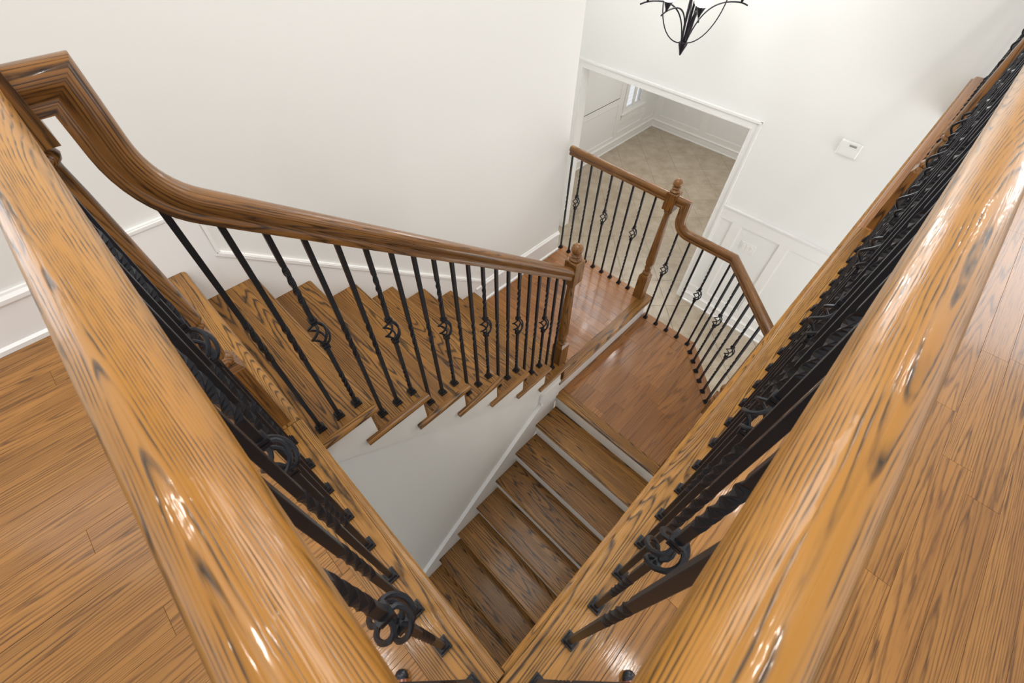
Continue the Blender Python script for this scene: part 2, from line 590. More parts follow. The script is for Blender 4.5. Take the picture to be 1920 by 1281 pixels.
# stair skirt on the left wall with its cap
mb = MB()
slope = R / GO
prof = [(-0.16, 0.0), (-0.16, 0.205), (0.150, 0.205), (0.150, 0.02), (1.78, 0.14 - slope * 1.78 - 0.02), (1.78, ZL1)]
for k in range(7, 0, -1):
    prof += [(GO * k, ZL1 if k == 7 else -R * (k + 1)), (GO * k, -R * k - 0.0)]
prof += [(0.0, -R), (0.0, 0.0)]
prof = [(-0.16, 0.0), (-0.16, 0.225), (0.150, 0.225), (0.150, 0.02), (1.80, -1.28), (1.80, ZL1), (GO * 7, ZL1), (0.0, -R - 0.3), (0.0, -0.02)]
extrude_tri(mb, prof, YW - 0.014, YW)
skl = fix_normals(struct('trim_2', mb, M['trim'], None, 'white skirting board climbing the left wall beside the upper treads'))
mb = MB()
def cap(mb, a, b, y0, w_=0.026, t_=0.012):
    a, b = Vector(a), Vector(b)
    d = (b - a).normalized()
    nn = Vector((d.y, -d.x))
    extrude_tri(mb, [tuple(p) for p in (a, b, b + nn * w_, a + nn * w_)], y0 - t_, y0)
    extrude_tri(mb, [tuple(p) for p in (a + nn * 0.006, b + nn * 0.006, b + nn * (w_ - 0.008), a + nn * (w_ - 0.008))], y0 - t_ - 0.006, y0 - t_)
cap(mb, (-0.16, 0.250), (0.176, 0.250), YW)
cap(mb, (0.176, 0.250), (0.162, 0.012), YW, 0.024)
cap(mb, (0.150, 0.022), (1.80, 0.14 - slope * 1.80), YW, 0.03)
fix_normals(mb.build('cap_moulding', M['trim'], skl))

# casing of the foyer opening
mb = MB()
CW = 0.098
def casing_piece(mb, y0, y1, z0, z1, x=XD):
    box(mb, x - 0.018, x, y0, y1, z0, z1)
casing_piece(mb, OY0 - CW, OY0, ZF, OZ + CW)
box(mb, XD - 0.032, XD - 0.018, OY0 - CW, OY0 - CW + 0.022, ZF, OZ + CW)
box(mb, XD - 0.024, XD - 0.018, OY0 - 0.014, OY0, ZF, OZ + 0.014)
casing_piece(mb, OY1, OY1 + CW, ZF, OZ + CW)
box(mb, XD - 0.032, XD - 0.018, OY1 + CW - 0.022, OY1 + CW, ZF, OZ + CW)
casing_piece(mb, OY0, OY1, OZ, OZ + CW)
box(mb, XD - 0.036, XD - 0.018, OY0 - CW, OY1 + CW, OZ + CW - 0.022, OZ + CW)
box(mb, XD - 0.024, XD - 0.018, OY0, OY1, OZ, OZ + 0.014)
box(mb, XD - 0.0, XD + 0.15, OY0 - 0.0, OY0 + 0.006, ZF, OZ)
box(mb, XD - 0.0, XD + 0.15, OY1 - 0.006, OY1, ZF, OZ)
struct('trim_3', mb, M['trim'], None, 'white casing around the wide foyer opening')
# wainscot on the far wall, right of the opening
def wainscot_x(xf, ypanels, y0, y1, zb, zt_rail, zchair, s=-1, t=0.014, parent=None, bh=0.2):
    """stiles and rails proud of the wall x=xf; ypanels=list of (ya,yb) recesses"""
    mb = MB()
    def bx(ya, yb, za, zb_, tt=t):
        box(mb, min(xf, xf + s * tt), max(xf, xf + s * tt), ya, yb, za, zb_)
    bx(y0, y1, zt_rail, zchair - 0.03)
    bx(y0, y1, ZF, zb)
    e = sorted([y0] + [v for p in ypanels for v in p] + [y1])
    for a, b in zip(e[::2], e[1::2]):
        if b - a > 0.002:
            bx(a, b, zb, zt_rail)
    o = mb.build('panel_frame', M['trim'], parent)
    for (ya, yb) in ypanels:
        q = MB()
        for (a, b, c, d) in ((ya, yb, zb, zb + 0.012), (ya, yb, zt_rail - 0.012, zt_rail), (ya, ya + 0.012, zb + 0.012, zt_rail - 0.012), (yb - 0.012, yb, zb + 0.012, zt_rail - 0.012)):
            box(q, min(xf, xf + s * (t * 0.5)), max(xf, xf + s * (t * 0.5)), a, b, c, d)
        q.build('panel_moulding', M['trim'], parent)
    mb = MB()
    for (zz, hh, tt) in ((zchair - 0.03, 0.014, 0.022), (zchair - 0.016, 0.016, 0.034)):
        box(mb, min(xf, xf + s * tt), max(xf, xf + s * tt), y0, y1, zz, zz + hh)
    mb.build('chair_rail', M['trim'], parent)
wainscot_x(XD, [(1.157, 1.325), (0.545, 1.041), (-0.055, 0.441), (-0.655, -0.159), (-1.255, -0.759)], -2.3, OY0 - CW, ZF + 0.30, -2.0, -1.82, parent=wall_far)
base_y('baseboard_far', -2.4, OY0 - CW, XD - 0.014, ZF, 0.17, 'white baseboard at the foot of the far foyer wall')

# ------------------------------------------------------------------ dining room seen through the opening
XF, YL = 9.70, 4.84
mb = MB()
WX0, WX1, WZ0, WZ1 = 8.345, 8.96, -2.775, -1.25
for (a, b, c, d) in ((XD + 0.15, WX0, ZF, -0.75), (WX1, XF, ZF, -0.75), (WX0, WX1, ZF, WZ0), (WX0, WX1, WZ1, -0.75)):
    box(mb, a, b, YL, YL + 0.12, c, d)
wall_dining = struct('wall_dining_left', mb, M['wallw'], label='pale panelled wall with the shuttered window, beyond the opening')
mb = MB()
box(mb, XF, XF + 0.12, 0.6, YL + 0.12, ZF, -0.75)
wall_dining_far = struct('wall_dining_far', mb, M['wallw'], label='pale panelled end wall of the room beyond the opening')
mb = MB()
box(mb, XD + 0.15, XF, 0.6, 0.72, ZF, -0.75)
struct('wall_dining_right', mb, M['wallw'], label='right hand wall of the room beyond the opening')
mb = MB()
box(mb, XD + 0.15, XF, 0.6, YL + 0.12, -0.75, -0.65)
struct('ceiling', mb, M['wallw'], label='ceiling of the room beyond the opening')
mb = MB()
box(mb, XD + 0.04, XD + 0.15, OY1, YL + 0.12, ZF, -0.65)
struct('wall_dining_near', mb, M['wallw'], label='short wall left of the opening, dining side')
wainscot_x(XF, [(3.69, 4.69), (2.55, 3.54), (1.40, 2.40)], 0.72, YL, ZF + 0.27, -2.0, -1.82, parent=wall_dining_far)
base_y('baseboard_dining_far', 0.72, YL, XF - 0.014, ZF, 0.17, 'white baseboard at the end wall of the room beyond')
# left dining wall panelling
mb = MB()
def fy(x0, x1, z0, z1, t=0.014):
    box(mb, x0, x1, YL - t, YL, z0, z1)
PZ0, PZ1 = ZF + 0.27, -2.66
fy(XD + 0.15, WX0 - 0.12, ZF, PZ0)
fy(WX1 + 0.12, XF, ZF, PZ0)
fy(WX0 - 0.12, WX1 + 0.12, ZF, PZ0)
fy(XD + 0.15, WX0 - 0.12, -2.55, -2.43)
for (a, b) in ((5.39, 5.55), (6.75, 6.90), (8.06, 8.225), (9.08, 9.20), (9.60, 9.70)):
    fy(a, b, PZ0, -2.55 if a < 9 else -2.95)
    fy(a, b, -2.43, -0.75)
fy(8.225, 9.08, PZ0, PZ0 + 0.05)
fy(8.225, 9.08, -3.0, -2.93)
mb.build('panel_frame', M['trim'], wall_dining)
mb = MB()
for (z, h, t) in ((-2.45, 0.02, 0.019), (-2.545, 0.012, 0.017)):
    box(mb, XD + 0.15, WX0 - 0.12, YL - t, YL, z, z + h)
mb.build('chair_rail', M['trim'], wall_dining)
base_x('baseboard_dining_left', XD + 0.15, XF, YL - 0.014, ZF, 0.19, 'white baseboard under the shuttered window')
win = empty('window_1', ((WX0 + WX1) / 2, YL, WZ0))
tag(win, 'bright window with white plantation shutters beyond the opening', None, None, 'structure')
def wl(mb, x0, x1, y0, y1, z0, z1):
    return box(mb, x0 - win.location.x, x1 - win.location.x, y0 - win.location.y, y1 - win.location.y, z0 - win.location.z, z1 - win.location.z)
mb = MB()
wl(mb, WX0 - 0.1, WX0, YL - 0.022, YL, WZ0 - 0.02, WZ1 + 0.1)
wl(mb, WX1, WX1 + 0.1, YL - 0.022, YL, WZ0 - 0.02, WZ1 + 0.1)
wl(mb, WX0, WX1, YL - 0.022, YL, WZ1, WZ1 + 0.1)
wl(mb, WX0 - 0.1, WX1 + 0.1, YL - 0.02, YL, WZ0 - 0.16, WZ0 - 0.04)
mb.build('window_frame', M['trim'], win)
mb = MB()
wl(mb, WX0 - 0.13, WX1 + 0.13, YL - 0.05, YL + 0.05, WZ0 - 0.045, WZ0 - 0.02)
mb.build('window_sill', M['trim'], win)
for (a, b) in ((WX0, (WX0 + WX1) / 2 - 0.001), ((WX0 + WX1) / 2 + 0.001, WX1)):
    mb = MB()
    wl(mb, a, a + 0.035, YL + 0.0, YL + 0.03, WZ0, WZ1)
    wl(mb, b - 0.035, b, YL + 0.0, YL + 0.03, WZ0, WZ1)
    wl(mb, a + 0.035, b - 0.035, YL + 0.0, YL + 0.03, WZ0, WZ0 + 0.05)
    wl(mb, a + 0.035, b - 0.035, YL + 0.0, YL + 0.03, WZ1 - 0.05, WZ1)
    sh = mb.build('shutter', M['trim'], win)
    z = WZ0 + 0.08
    while z < WZ1 - 0.06:
        q = MB()
        c_, s_ = math.cos(0.62), math.sin(0.62)
        vs = []
        for x in (a + 0.035 - win.location.x, b - 0.035 - win.location.x):
            for (u_, v_) in ((-0.028, -0.003), (0.028, -0.003), (0.028, 0.003), (-0.028, 0.003)):
                vs.append((x, 0.015 + u_ * c_ - v_ * s_, z - win.location.z - u_ * s_ + v_ * c_))
        q.add(vs, [(0, 1, 2, 3), (7, 6, 5, 4), (0, 4, 5, 1), (1, 5, 6, 2), (2, 6, 7, 3), (3, 7, 4, 0)])
        fix_normals(q.build('slat', M['trim'], sh))
        z += 0.075
mb = MB()
wl(mb, WX0, WX1, YL + 0.07, YL + 0.076, WZ0, WZ1)
mb.build('pane', M['glass'], win)

# ------------------------------------------------------------------ foyer floor tiles, laid on the diagonal
mb = MB()
box(mb, -1.6, XF + 0.1, -2.4, YL + 0.1, ZF - 0.12, ZF - 0.006)
foyer = struct('floor', mb, M['grout'], None, 'beige stone tiled foyer floor laid on the diagonal')
def clip(poly, fn):
    out = []
    for i in range(len(poly)):
        a, b = poly[i], poly[(i + 1) % len(poly)]
        fa, fb = fn(a), fn(b)
        if fa >= 0:
            out.append(a)
        if fa * fb < 0:
            t = fa / (fa - fb)
            out.append((a[0] + (b[0] - a[0]) * t, a[1] + (b[1] - a[1]) * t))
    return out
def clean(poly, eps=0.004):
    out = []
    for p in poly:
        if not out or (Vector(p) - Vector(out[-1])).length > eps:
            out.append(p)
    if len(out) > 1 and (Vector(out[0]) - Vector(out[-1])).length <= eps:
        out.pop()
    return out
TS = 0.785
cx0, cy0, cx1, cy1 = 2.3, -0.3, XF - 0.03, YL - 0.03
for i in range(0, 24):
    for j in range(-8, 16):
        s0, s1 = 7.09 + (i - 10) * TS, 7.09 + (i - 9) * TS
        d0, d1 = 2.68 + (j - 4) * TS, 2.68 + (j - 3) * TS
        gg = 0.0035 if (s0 + d0) / 2 < XD - 0.2 else 0.0015
        poly = [((s + d) / 2, (s - d) / 2) for s, d in ((s0 + gg, d0 + gg), (s0 + gg, d1 - gg), (s1 - gg, d1 - gg), (s1 - gg, d0 + gg))]
        poly = poly[::-1]
        ar = sum(poly[k][0] * poly[(k + 1) % 4][1] - poly[(k + 1) % 4][0] * poly[k][1] for k in range(4))
        if ar < 0:
            poly = poly[::-1]
        for fn in (lambda p: p[0] - cx0, lambda p: cx1 - p[0], lambda p: p[1] - cy0, lambda p: cy1 - p[1]):
            poly = clip(poly, fn) if poly else poly
        poly = clean(poly)
        if len(poly) < 3:
            continue
        area_ = 0.5 * sum(poly[k][0] * poly[(k + 1) % len(poly)][1] - poly[(k + 1) % len(poly)][0] * poly[k][1] for k in range(len(poly)))
        if area_ < 0.01:
            continue
        cxm = sum(p[0] for p in poly) / len(poly)
        cym = sum(p[1] for p in poly) / len(poly)
        if cxm > 6.0 and cym < 0.9 or (cxm < XD and cym > 4.0) or (cxm > XD and (cxm - XD) * 1.2 + 1.0 < -9):
            continue
        q = MB()
        prism(q, poly, ZF - 0.006, ZF, 'x', 0.002)
        q.build('tile', M['tile'], foyer)

# ------------------------------------------------------------------ gallery floor
mb = MB()
box(mb, -2.5, -0.14, -2.4, YW, -0.32, -0.010)
box(mb, -0.14, XD, -2.4, -0.14, -0.32, -0.010)
gallery = struct('floor', mb, M['dark'], None, 'oak strip gallery floor around the stairwell')
PW = 0.0885
def planks(parent, x0, x1, y0, y1, z, axis, mat, t=0.010, wid=PW, lens=(0.6, 1.5), phase=0.0, clipf=None, gap=0.0003, ch=0.0005, y_anchor=None):
    if axis == 'x':
        a0, a1, b0, b1 = x0, x1, y0, y1
    else:
        a0, a1, b0, b1 = y0, y1, x0, x1
    anc = b0 if y_anchor is None else y_anchor
    k0 = math.floor((b0 - anc) / wid)
    k = k0
    while anc + k * wid < b1 - 1e-4:
        r0, r1 = max(b0, anc + k * wid), min(b1, anc + (k + 1) * wid)
        k += 1
        if r1 - r0 < 0.004:
            continue
        a = a0 - random.uniform(0, 0.7)
        while a < a1:
            l = random.uniform(*lens)
            s, e = max(a, a0), min(a + l, a1)
            a += l
            if e - s < 0.01:
                continue
            if axis == 'x':
                poly = [(s + gap, r0 + gap), (e - gap, r0 + gap), (e - gap, r1 - gap), (s + gap, r1 - gap)]
            else:
                poly = [(r0 + gap, s + gap), (r1 - gap, s + gap), (r1 - gap, e - gap), (r0 + gap, e - gap)]
            if clipf:
                for fn in clipf:
                    poly = clip(poly, fn) if poly else poly
                poly = clean(poly)
                if len(poly) < 3:
                    continue
                ar = 0.5 * sum(poly[i][0] * poly[(i + 1) % len(poly)][1] - poly[(i + 1) % len(poly)][0] * poly[i][1] for i in range(len(poly)))
                if ar < 0.0008:
                    continue
            q = MB()
            prism(q, poly, z - t, z, axis, ch)
            q.build('plank', mat, parent)
planks(gallery, -1.30, -0.138, -0.45, YW - 0.026, 0.0, 'x', M['floor'], y_anchor=0.994)
planks(gallery, -0.138, XD - 0.026, -1.15, -0.138, 0.0, 'x', M['floor'], y_anchor=-0.7075)

# curbs (shoe boards) around the well
def board(name, parent, x0, x1, y0, y1, z0, z1, axis, mat, ch=0.002):
    q = MB()
    box(q, x0, x1, y0, y1, z0, z1, axis, ch)
    return q.build(name, mat, parent)
curb_l = empty('curb', (0, 0, 0))
tag(curb_l, 'amber oak edge board under the left gallery railing', 'edge board', None)
q = MB()
extrude(q, nose(-0.138, 0.0, -0.030, 0.0015, 1), 0.0, YE + 0.035, 'y')
o = crease(q.build('board', M['curb'], curb_l), 30)
q = MB()
extrude(q, [(-0.022, -0.30), (-0.004, -0.30), (-0.004, -0.030), (-0.022, -0.030)], 0.0, YE + 0.02, 'y')
fix_normals(q.build('fascia', M['curb'], curb_l))
curb_r = empty('curb', (0, 0, 0))
tag(curb_r, 'amber oak edge board under the right gallery railing', 'edge board', None)
def xnose(mb, x0, x1, yb, yf, z0, z1, sgn):
    pr = nose(yb, yf, z0, z1, sgn)
    extrude(mb, pr, x0, x1, 'x')
for (a, b, mt) in ((-0.138, 2.50, 'curb'), (2.5015, XD - 0.03, 'landing')):  # far stretch: darker, redder oak stands in for the window's reflection
    q = MB()
    xnose(q, a, b, -0.138, 0.0, -0.030, 0.0015, 1)
    crease(q.build('board', M[mt], curb_r), 30)
q = MB()
extrude(q, [(-0.013, -0.30), (0.0135, -0.30), (0.0135, -0.024), (0.011, -0.020), (-0.002, -0.020), (-0.013, -0.032)], 0.002, XD - 0.03, 'x')
fix_normals(q.build('fascia', M['rail_lit'], curb_r))  # brightened rail oak paints the lit strip along the ledge
# beam under gallery edge beyond the lower flight
mb = MB()
box(mb, 1.50, XD, -0.13, -0.015, -0.34, -0.032)
struct('trim_4', mb, M['riser'], None, 'white beam under the right gallery edge')

# ------------------------------------------------------------------ upper flight
up = empty('staircase', (0, 0, 0))
tag(up, 'upper flight of brown oak treads descending along the left wall', 'staircase')
# top nosing board, level with the gallery
q = MB()
extrude(q, nose(-0.138, 0.0, -0.030, 0.0015, 1), YE + 0.037, YW - 0.015, 'y')
crease(q.build('nosing', M['curb'], up), 30)
TH = 0.028
for k in range(1, 8):
    x1, x0, z = GO * k, GO * (k - 1) - 0.030, -R * k
    q = MB()
    extrude(q, nose(x0, x1, z - TH, z, 1), YE + 0.030, YW - 0.015, 'y')
    tr = crease(q.build('tread', M['tread'], up), 30)
    q = MB()
    pr = nose(YE + 0.0295, YE, z - TH, z, -1)
    extrude(q, pr, GO * (k - 1) - 0.092, x1, 'x')
    crease(q.build('return_nosing', M['tread'], tr), 30)
for k in range(0, 8):
    x = GO * k - 0.030 if k else -0.022
    q = MB()
    box(q, x - 0.004, x + 0.010, YE + 0.026, YW - 0.015, -R * (k + 1), -R * k - TH, 'y')
    q.build('riser', M['tread'], up)
# carcass under the treads (closes the flight from below)
q = MB()
extrude_tri(q, [(0.0, -0.34), (1.58, -1.60), (1.58, -1.56), (0.0, -0.30)], YS + 0.11, YW)
fix_normals(q.build('soffit', M['riser'], up))

# ------------------------------------------------------------------ upper landing
l1 = empty('landing', (0, 0, 0))
tag(l1, 'upper landing of reddish oak boards at the foot of the upper flight', 'landing')
LX0, LX1 = GO * 7 - 0.03, 2.812
q = MB()
box(q, 1.56, LX1 - 0.01, YS + 0.012, YW, ZL1 - 0.28, ZL1 - 0.010)
q.build('platform', M['riser'], l1)
planks(l1, LX0, 2.722, 1.045, YW - 0.028, ZL1, 'y', M['landing'], wid=0.083, lens=(0.5, 1.1))
q = MB()
box(q, 2.723, LX1, 1.045, YW - 0.0, ZL1 - 0.010, ZL1 + 0.001, 'y', 0.002)
q.build('edge_board', M['landing'], l1)
q = MB()
pr = nose(1.0442, YE + 0.006, ZL1 - 0.028, ZL1 + 0.001, -1)
extrude(q, pr, GO * 7 - 0.082, 2.835, 'x')
crease(q.build('nosing', M['tread'], l1), 30)
q = MB()
box(q, 1.56, 2.80, YS - 0.003, YS + 0.012, ZL2 - 0.02, ZL1 - 0.028)
q.build('riser', M['riser'], l1)

# ------------------------------------------------------------------ lower landing with the clipped corner
l2 = empty('landing', (0, 0, 0))
tag(l2, 'lower landing of brown oak boards with a clipped corner', 'landing')
XN = 1.534
def diag_out(off):   # keeps points on the stair side of the 45 degree line moved in by off
    return lambda p: -((p[0] - 2.812) - (p[1] - 0.455)) / math.sqrt(2) - off + 0.0
outline = [(1.56, 0.0), (2.357, 0.0), (2.812, 0.455), (2.812, YS - 0.003), (1.56, YS - 0.003)]
q = MB()
prism(q, outline, ZL2 - 0.28, ZL2 - 0.010)
q.build('platform', M['riser'], l2)
planks(l2, XN + 0.093, 2.72, 0.0, YS - 0.004, ZL2, 'x', M['landing'], wid=0.0885, lens=(0.4, 1.0), clipf=[diag_out(0.092)], y_anchor=-0.03)
s2 = 0.092
q = MB()
prism(q, [(2.7215, 0.4925 - 0.0), (2.812, 0.455), (2.812, YS - 0.004), (2.7215, YS - 0.004)], ZL2 - 0.010, ZL2 + 0.001, 'y', 0.002)
q.build('edge_board', M['landing'], l2)
q = MB()
prism(q, [(2.357, 0.0), (2.8115, 0.4542), (2.7212, 0.4915), (2.2297, 0.0)], ZL2 - 0.010, ZL2 + 0.001, 'y', 0.002,
      gm=lambda p: ((p[0] + p[1]) * 0.707, (p[0] - p[1]) * 0.707, p[2]))
q.build('edge_board', M['landing'], l2)
q = MB()
extrude(q, nose(XN + 0.092, XN, ZL2 - 0.028, ZL2 + 0.001, -1), -0.010, YS + 0.001, 'y')
crease(q.build('nosing', M['tread'], l2), 30)

# ------------------------------------------------------------------ lower flight
lo = empty('staircase', (0, 0, 0))
tag(lo, 'lower flight of brown oak treads with white risers', 'staircase')
for j in range(0, 10):
    xn = XN - GL * j
    z = ZL2 - R * j
    if j > 0:
        q = MB()
        extrude(q, nose(xn + GL + 0.028, xn, z - TH, z, -1), -0.012, YS - 0.0125, 'y')
        crease(q.build('tread', M['tread'], lo), 30)
    q = MB()
    box(q, xn + 0.022, xn + 0.030, -0.012, YS - 0.0125, z - R, z - TH, 'y')
    q.build('riser', M['riser'], lo)

# ------------------------------------------------------------------ newel posts
def newel(cx, cy, zb, z1, z2, z3, z4, zt, label, hw=0.041):
    root = empty('newel_post', (cx, cy, zb))
    tag(root, label, 'newel post', 'turned oak newel posts')
    d = lambda z: z - zb
    q = MB()
    box(q, -hw, hw, -hw, hw, 0, d(z1), 'z', 0.004)
    # chamfered shoulder
    b_ = 0.010
    q.add([(-hw, -hw, d(z1) - 0.004), (hw, -hw, d(z1) - 0.004), (hw, hw, d(z1) - 0.004), (-hw, hw, d(z1) - 0.004),
           (-hw * .7, -hw * .7, d(z1) + 0.018), (hw * .7, -hw * .7, d(z1) + 0.018), (hw * .7, hw * .7, d(z1) + 0.018), (-hw * .7, hw * .7, d(z1) + 0.018)],
          [(0, 1, 5, 4), (1, 2, 6, 5), (2, 3, 7, 6), (3, 0, 4, 7), (4, 5, 6, 7)])
    q.build('base_block', M['newel'], root)
    L_ = z2 - z1
    q = MB()
    a = d(z1) + 0.010
    prof = [(0.026, a), (0.034, a + 0.012), (0.036, a + 0.020), (0.030, a + 0.030), (0.024, a + 0.036), (0.026, a + 0.045),
            (0.031, a + L_ * 0.55), (0.031, a + L_ * 0.65), (0.025, a + L_ * 0.78), (0.024, a + L_ * 0.84), (0.0335, a + L_ * 0.88), (0.0345, a + L_ * 0.92),
            (0.031, a + L_ * 0.97), (0.0365, a + L_ * 1.0), (0.0365, d(z2) + 0.02)]
    h = d(z3) - d(z2)
    prof += [(0.036, d(z2) + h * 0.10), (0.0335, d(z2) + h * 0.3), (0.030, d(z2) + h * 0.55), (0.0265, d(z2) + h * 0.78), (0.0235, d(z3) - 0.045),
             (0.0235, d(z3) - 0.036), (0.030, d(z3) - 0.030), (0.033, d(z3) - 0.022), (0.030, d(z3) - 0.014), (0.025, d(z3) - 0.010), (0.026, d(z3) + 0.002)]
    lathe(q, prof, 20)
    crease(q.build('shaft', M['newel'], root), 50)
    q = MB()
    box(q, -hw, hw, -hw, hw, d(z3), d(z4), 'z', 0.006)
    q.build('upper_block', M['newel'], root)
    q = MB()
    a = d(z4) - 0.002
    tt = d(zt)
    rb = 0.0345
    zc = tt - rb
    prof = [(0.030, a), (0.036, a + 0.006), (0.036, a + 0.012), (0.028, a + 0.018), (0.024, a + 0.024), (0.027, a + 0.030), (0.031, a + 0.036), (0.027, a + 0.042), (0.019, a + 0.048)]
    lo_ = prof[-1][1]
    for i in range(9):
        an = -1.0 + (PI / 2 + 0.98) * i / 8
        z_ = zc + rb * math.sin(an)
        if z_ > lo_:
            prof.append((max(rb * math.cos(an), 0.001), z_))
    lathe(q, prof, 18)
    crease(q.build('finial', M['newel'], root), 50)
    return root
newel(1.590, 1.030, ZL1, -1.085, -0.965, -0.47, -0.305, -0.196, 'newel post with ball cap at the foot of the upper flight')
newel(2.765, 1.062, ZL1, -1.215, -1.090, -0.555, -0.415, -0.315, 'newel post at the outer corner of the upper landing')
newel(1.595, 0.002, ZL2, -1.39, -1.27, -0.76, -0.62, -0.50, 'newel post mostly hidden under the right gallery edge, its ball cap showing')
newel(-0.074, 1.030, 0.0, 0.325, 0.500, 0.955, 1.075, 1.17, 'newel post at the head of the stairs, behind the left gallery railing')
newel(2.562, -0.075, 0.0, 0.305, 0.455, 0.955, 1.075, 1.17, 'newel post part way along the right gallery railing')
newel(-0.075, -0.078, 0.0, 0.305, 0.455, 0.93, 1.025, 1.115, 'newel post at the inner corner where both gallery railings meet')

# ------------------------------------------------------------------ balusters
BH = 0.0071
def bar_sections(h, segs):
    """rows of (z, angle) ; segs=list of (z0,z1,turns)"""
    rows = [(0.0, 0.0)]
    ang = 0.0
    for (a, b, turns) in segs:
        rows.append((a, ang))
        n = max(8, int(abs(turns) * 14))
        for i in range(1, n + 1):
            rows.append((a + (b - a) * i / n, ang + turns * 2 * PI * i / n))
        ang += turns * 2 * PI
    rows.append((h, ang))
    return rows
def bar(mb, rows, hw=BH):
    vs, fs = [], []
    e = 0.13
    sec = [(1 - e, 1), (-1 + e, 1), (-1, 1 - e), (-1, -1 + e), (-1 + e, -1), (1 - e, -1), (1, -1 + e), (1, 1 - e)]
    for (z, a) in rows:
        c_, s_ = math.cos(a) * hw, math.sin(a) * hw
        for (u_, v_) in sec:
            vs.append((u_ * c_ - v_ * s_, u_ * s_ + v_ * c_, z))
    for i in range(len(rows) - 1):
        for k in range(8):
            j = (k + 1) % 8
            fs.append((i * 8 + k, i * 8 + j, (i + 1) * 8 + j, (i + 1) * 8 + k))
    fs.append(tuple(range(7, -1, -1)))
    n = len(rows) * 8
    fs.append(tuple(range(n - 8, n)))
    mb.add(vs, fs)
MESH = {}
def mesh_of(key, fn):
    if key not in MESH:
        q = MB()
        fn(q)
        o = q.build('tmp', M['iron'])
        crease(o, 35)
        MESH[key] = o.data
        bpy.data.objects.remove(o)
    return MESH[key]
def f_shoe(q):
    for (w0, w1, za, zb_) in ((0.0168, 0.0168, 0.0, 0.011), (0.0132, 0.0112, 0.011, 0.026)):
        q.add([(-w0, -w0, za), (w0, -w0, za), (w0, w0, za), (-w0, w0, za), (-w1, -w1, zb_), (w1, -w1, zb_), (w1, w1, zb_), (-w1, w1, zb_)],
              [(3, 2, 1, 0), (4, 5, 6, 7), (0, 1, 5, 4), (1, 2, 6, 5), (2, 3, 7, 6), (3, 0, 4, 7)])
def f_basket(q):
    hh = 0.050
    for k in range(4):
        pts = []
        for i in range(15):
            t = -1 + 2 * i / 14
            r = 0.0235 * (1 - abs(t) ** 2.2) ** 0.7 + 0.0055
            a = PI / 2 * k + 0.3 + t * 1.5
            pts.append((r * math.cos(a), r * math.sin(a), t * hh * 0.97))
        tube(q, pts, 0.0043, 6)
    for s_ in (-1, 1):
        for (w_, za, zb_) in ((0.0110, 0.050, 0.059), (0.0088, 0.059, 0.063), (0.0110, 0.063, 0.071)):
            a, b = sorted((s_ * za, s_ * zb_))
            box(q, -w_, w_, -w_, w_, a, b)
def baluster(parent, x, y, z, h, kind, rz=0.0):
    h = round(h, 3)
    c = h - 0.405
    if kind == 'basket':
        def f(q):
            bar(q, bar_sections(c - 0.055, [(max(0.06, h - 0.80), h - 0.62, 1.25)]))
            q2 = MB()
            bar(q2, [(z_, a_) for z_, a_ in bar_sections(h, [(h - 0.27, h - 0.12, 1.0)]) if z_ > c])
            v = [p for p in q2.v]
            q2.v = [(p[0], p[1], p[2]) for p in v]
            bar(q, [(c + 0.055, 0.0)] + [(z_, a_) for z_, a_ in bar_sections(h, [(h - 0.27, h - 0.12, 1.0)]) if z_ > c + 0.06])
    else:
        def f(q):
            bar(q, bar_sections(h, [(h - 0.54, h - 0.355, 1.0)]))
    o = link('baluster', mesh_of((kind, h), f), parent, (x, y, z), rz)
    link('shoe', mesh_of('shoe', f_shoe), o)
    if kind == 'basket':
        link('basket', mesh_of('basket', f_basket), o, (0, 0, c))
    return o

# gallery railings
ZR = 1.06
gl = empty('railing', (0, 0, 0))
tag(gl, 'near left gallery railing, broad lit oak handrail over black iron balusters', 'railing')
q = MB()
sweep(q, [(-0.0726, -0.078, ZR), (-0.0726, 1.0, ZR)], (1, 0, 0), scale=1.0)
crease(q.build('handrail', M['rail_lit'], gl), 38)
gr = empty('railing', (0, 0, 0))
tag(gr, 'near right gallery railing, long lit oak handrail over black iron balusters', 'railing')
q = MB()
sweep(q, [(-0.078, -0.0800, ZR), (XD - 0.002, -0.0800, ZR)], (0, 1, 0), scale=1.0)
crease(q.build('handrail', M['rail_lit'], gr), 38)
UND = ZR - 0.033
for i in range(9):
    y = 0.040 if i == 0 else 0.037 + 0.1098 * i
    baluster(gl, -0.0700, y, 0.0015, UND - 0.0015, 'basket' if i % 3 == 1 else 'twist')
i = 0
x = 0.041
while x < XD - 0.05:
    if abs(x - 2.562) > 0.075:
        baluster(gr, x, -0.0725, 0.0015, UND - 0.0015, 'basket' if i % 3 == 2 else 'twist')
        i += 1
    x = 0.161 if i == 1 and x < 0.1 else x + 0.1065

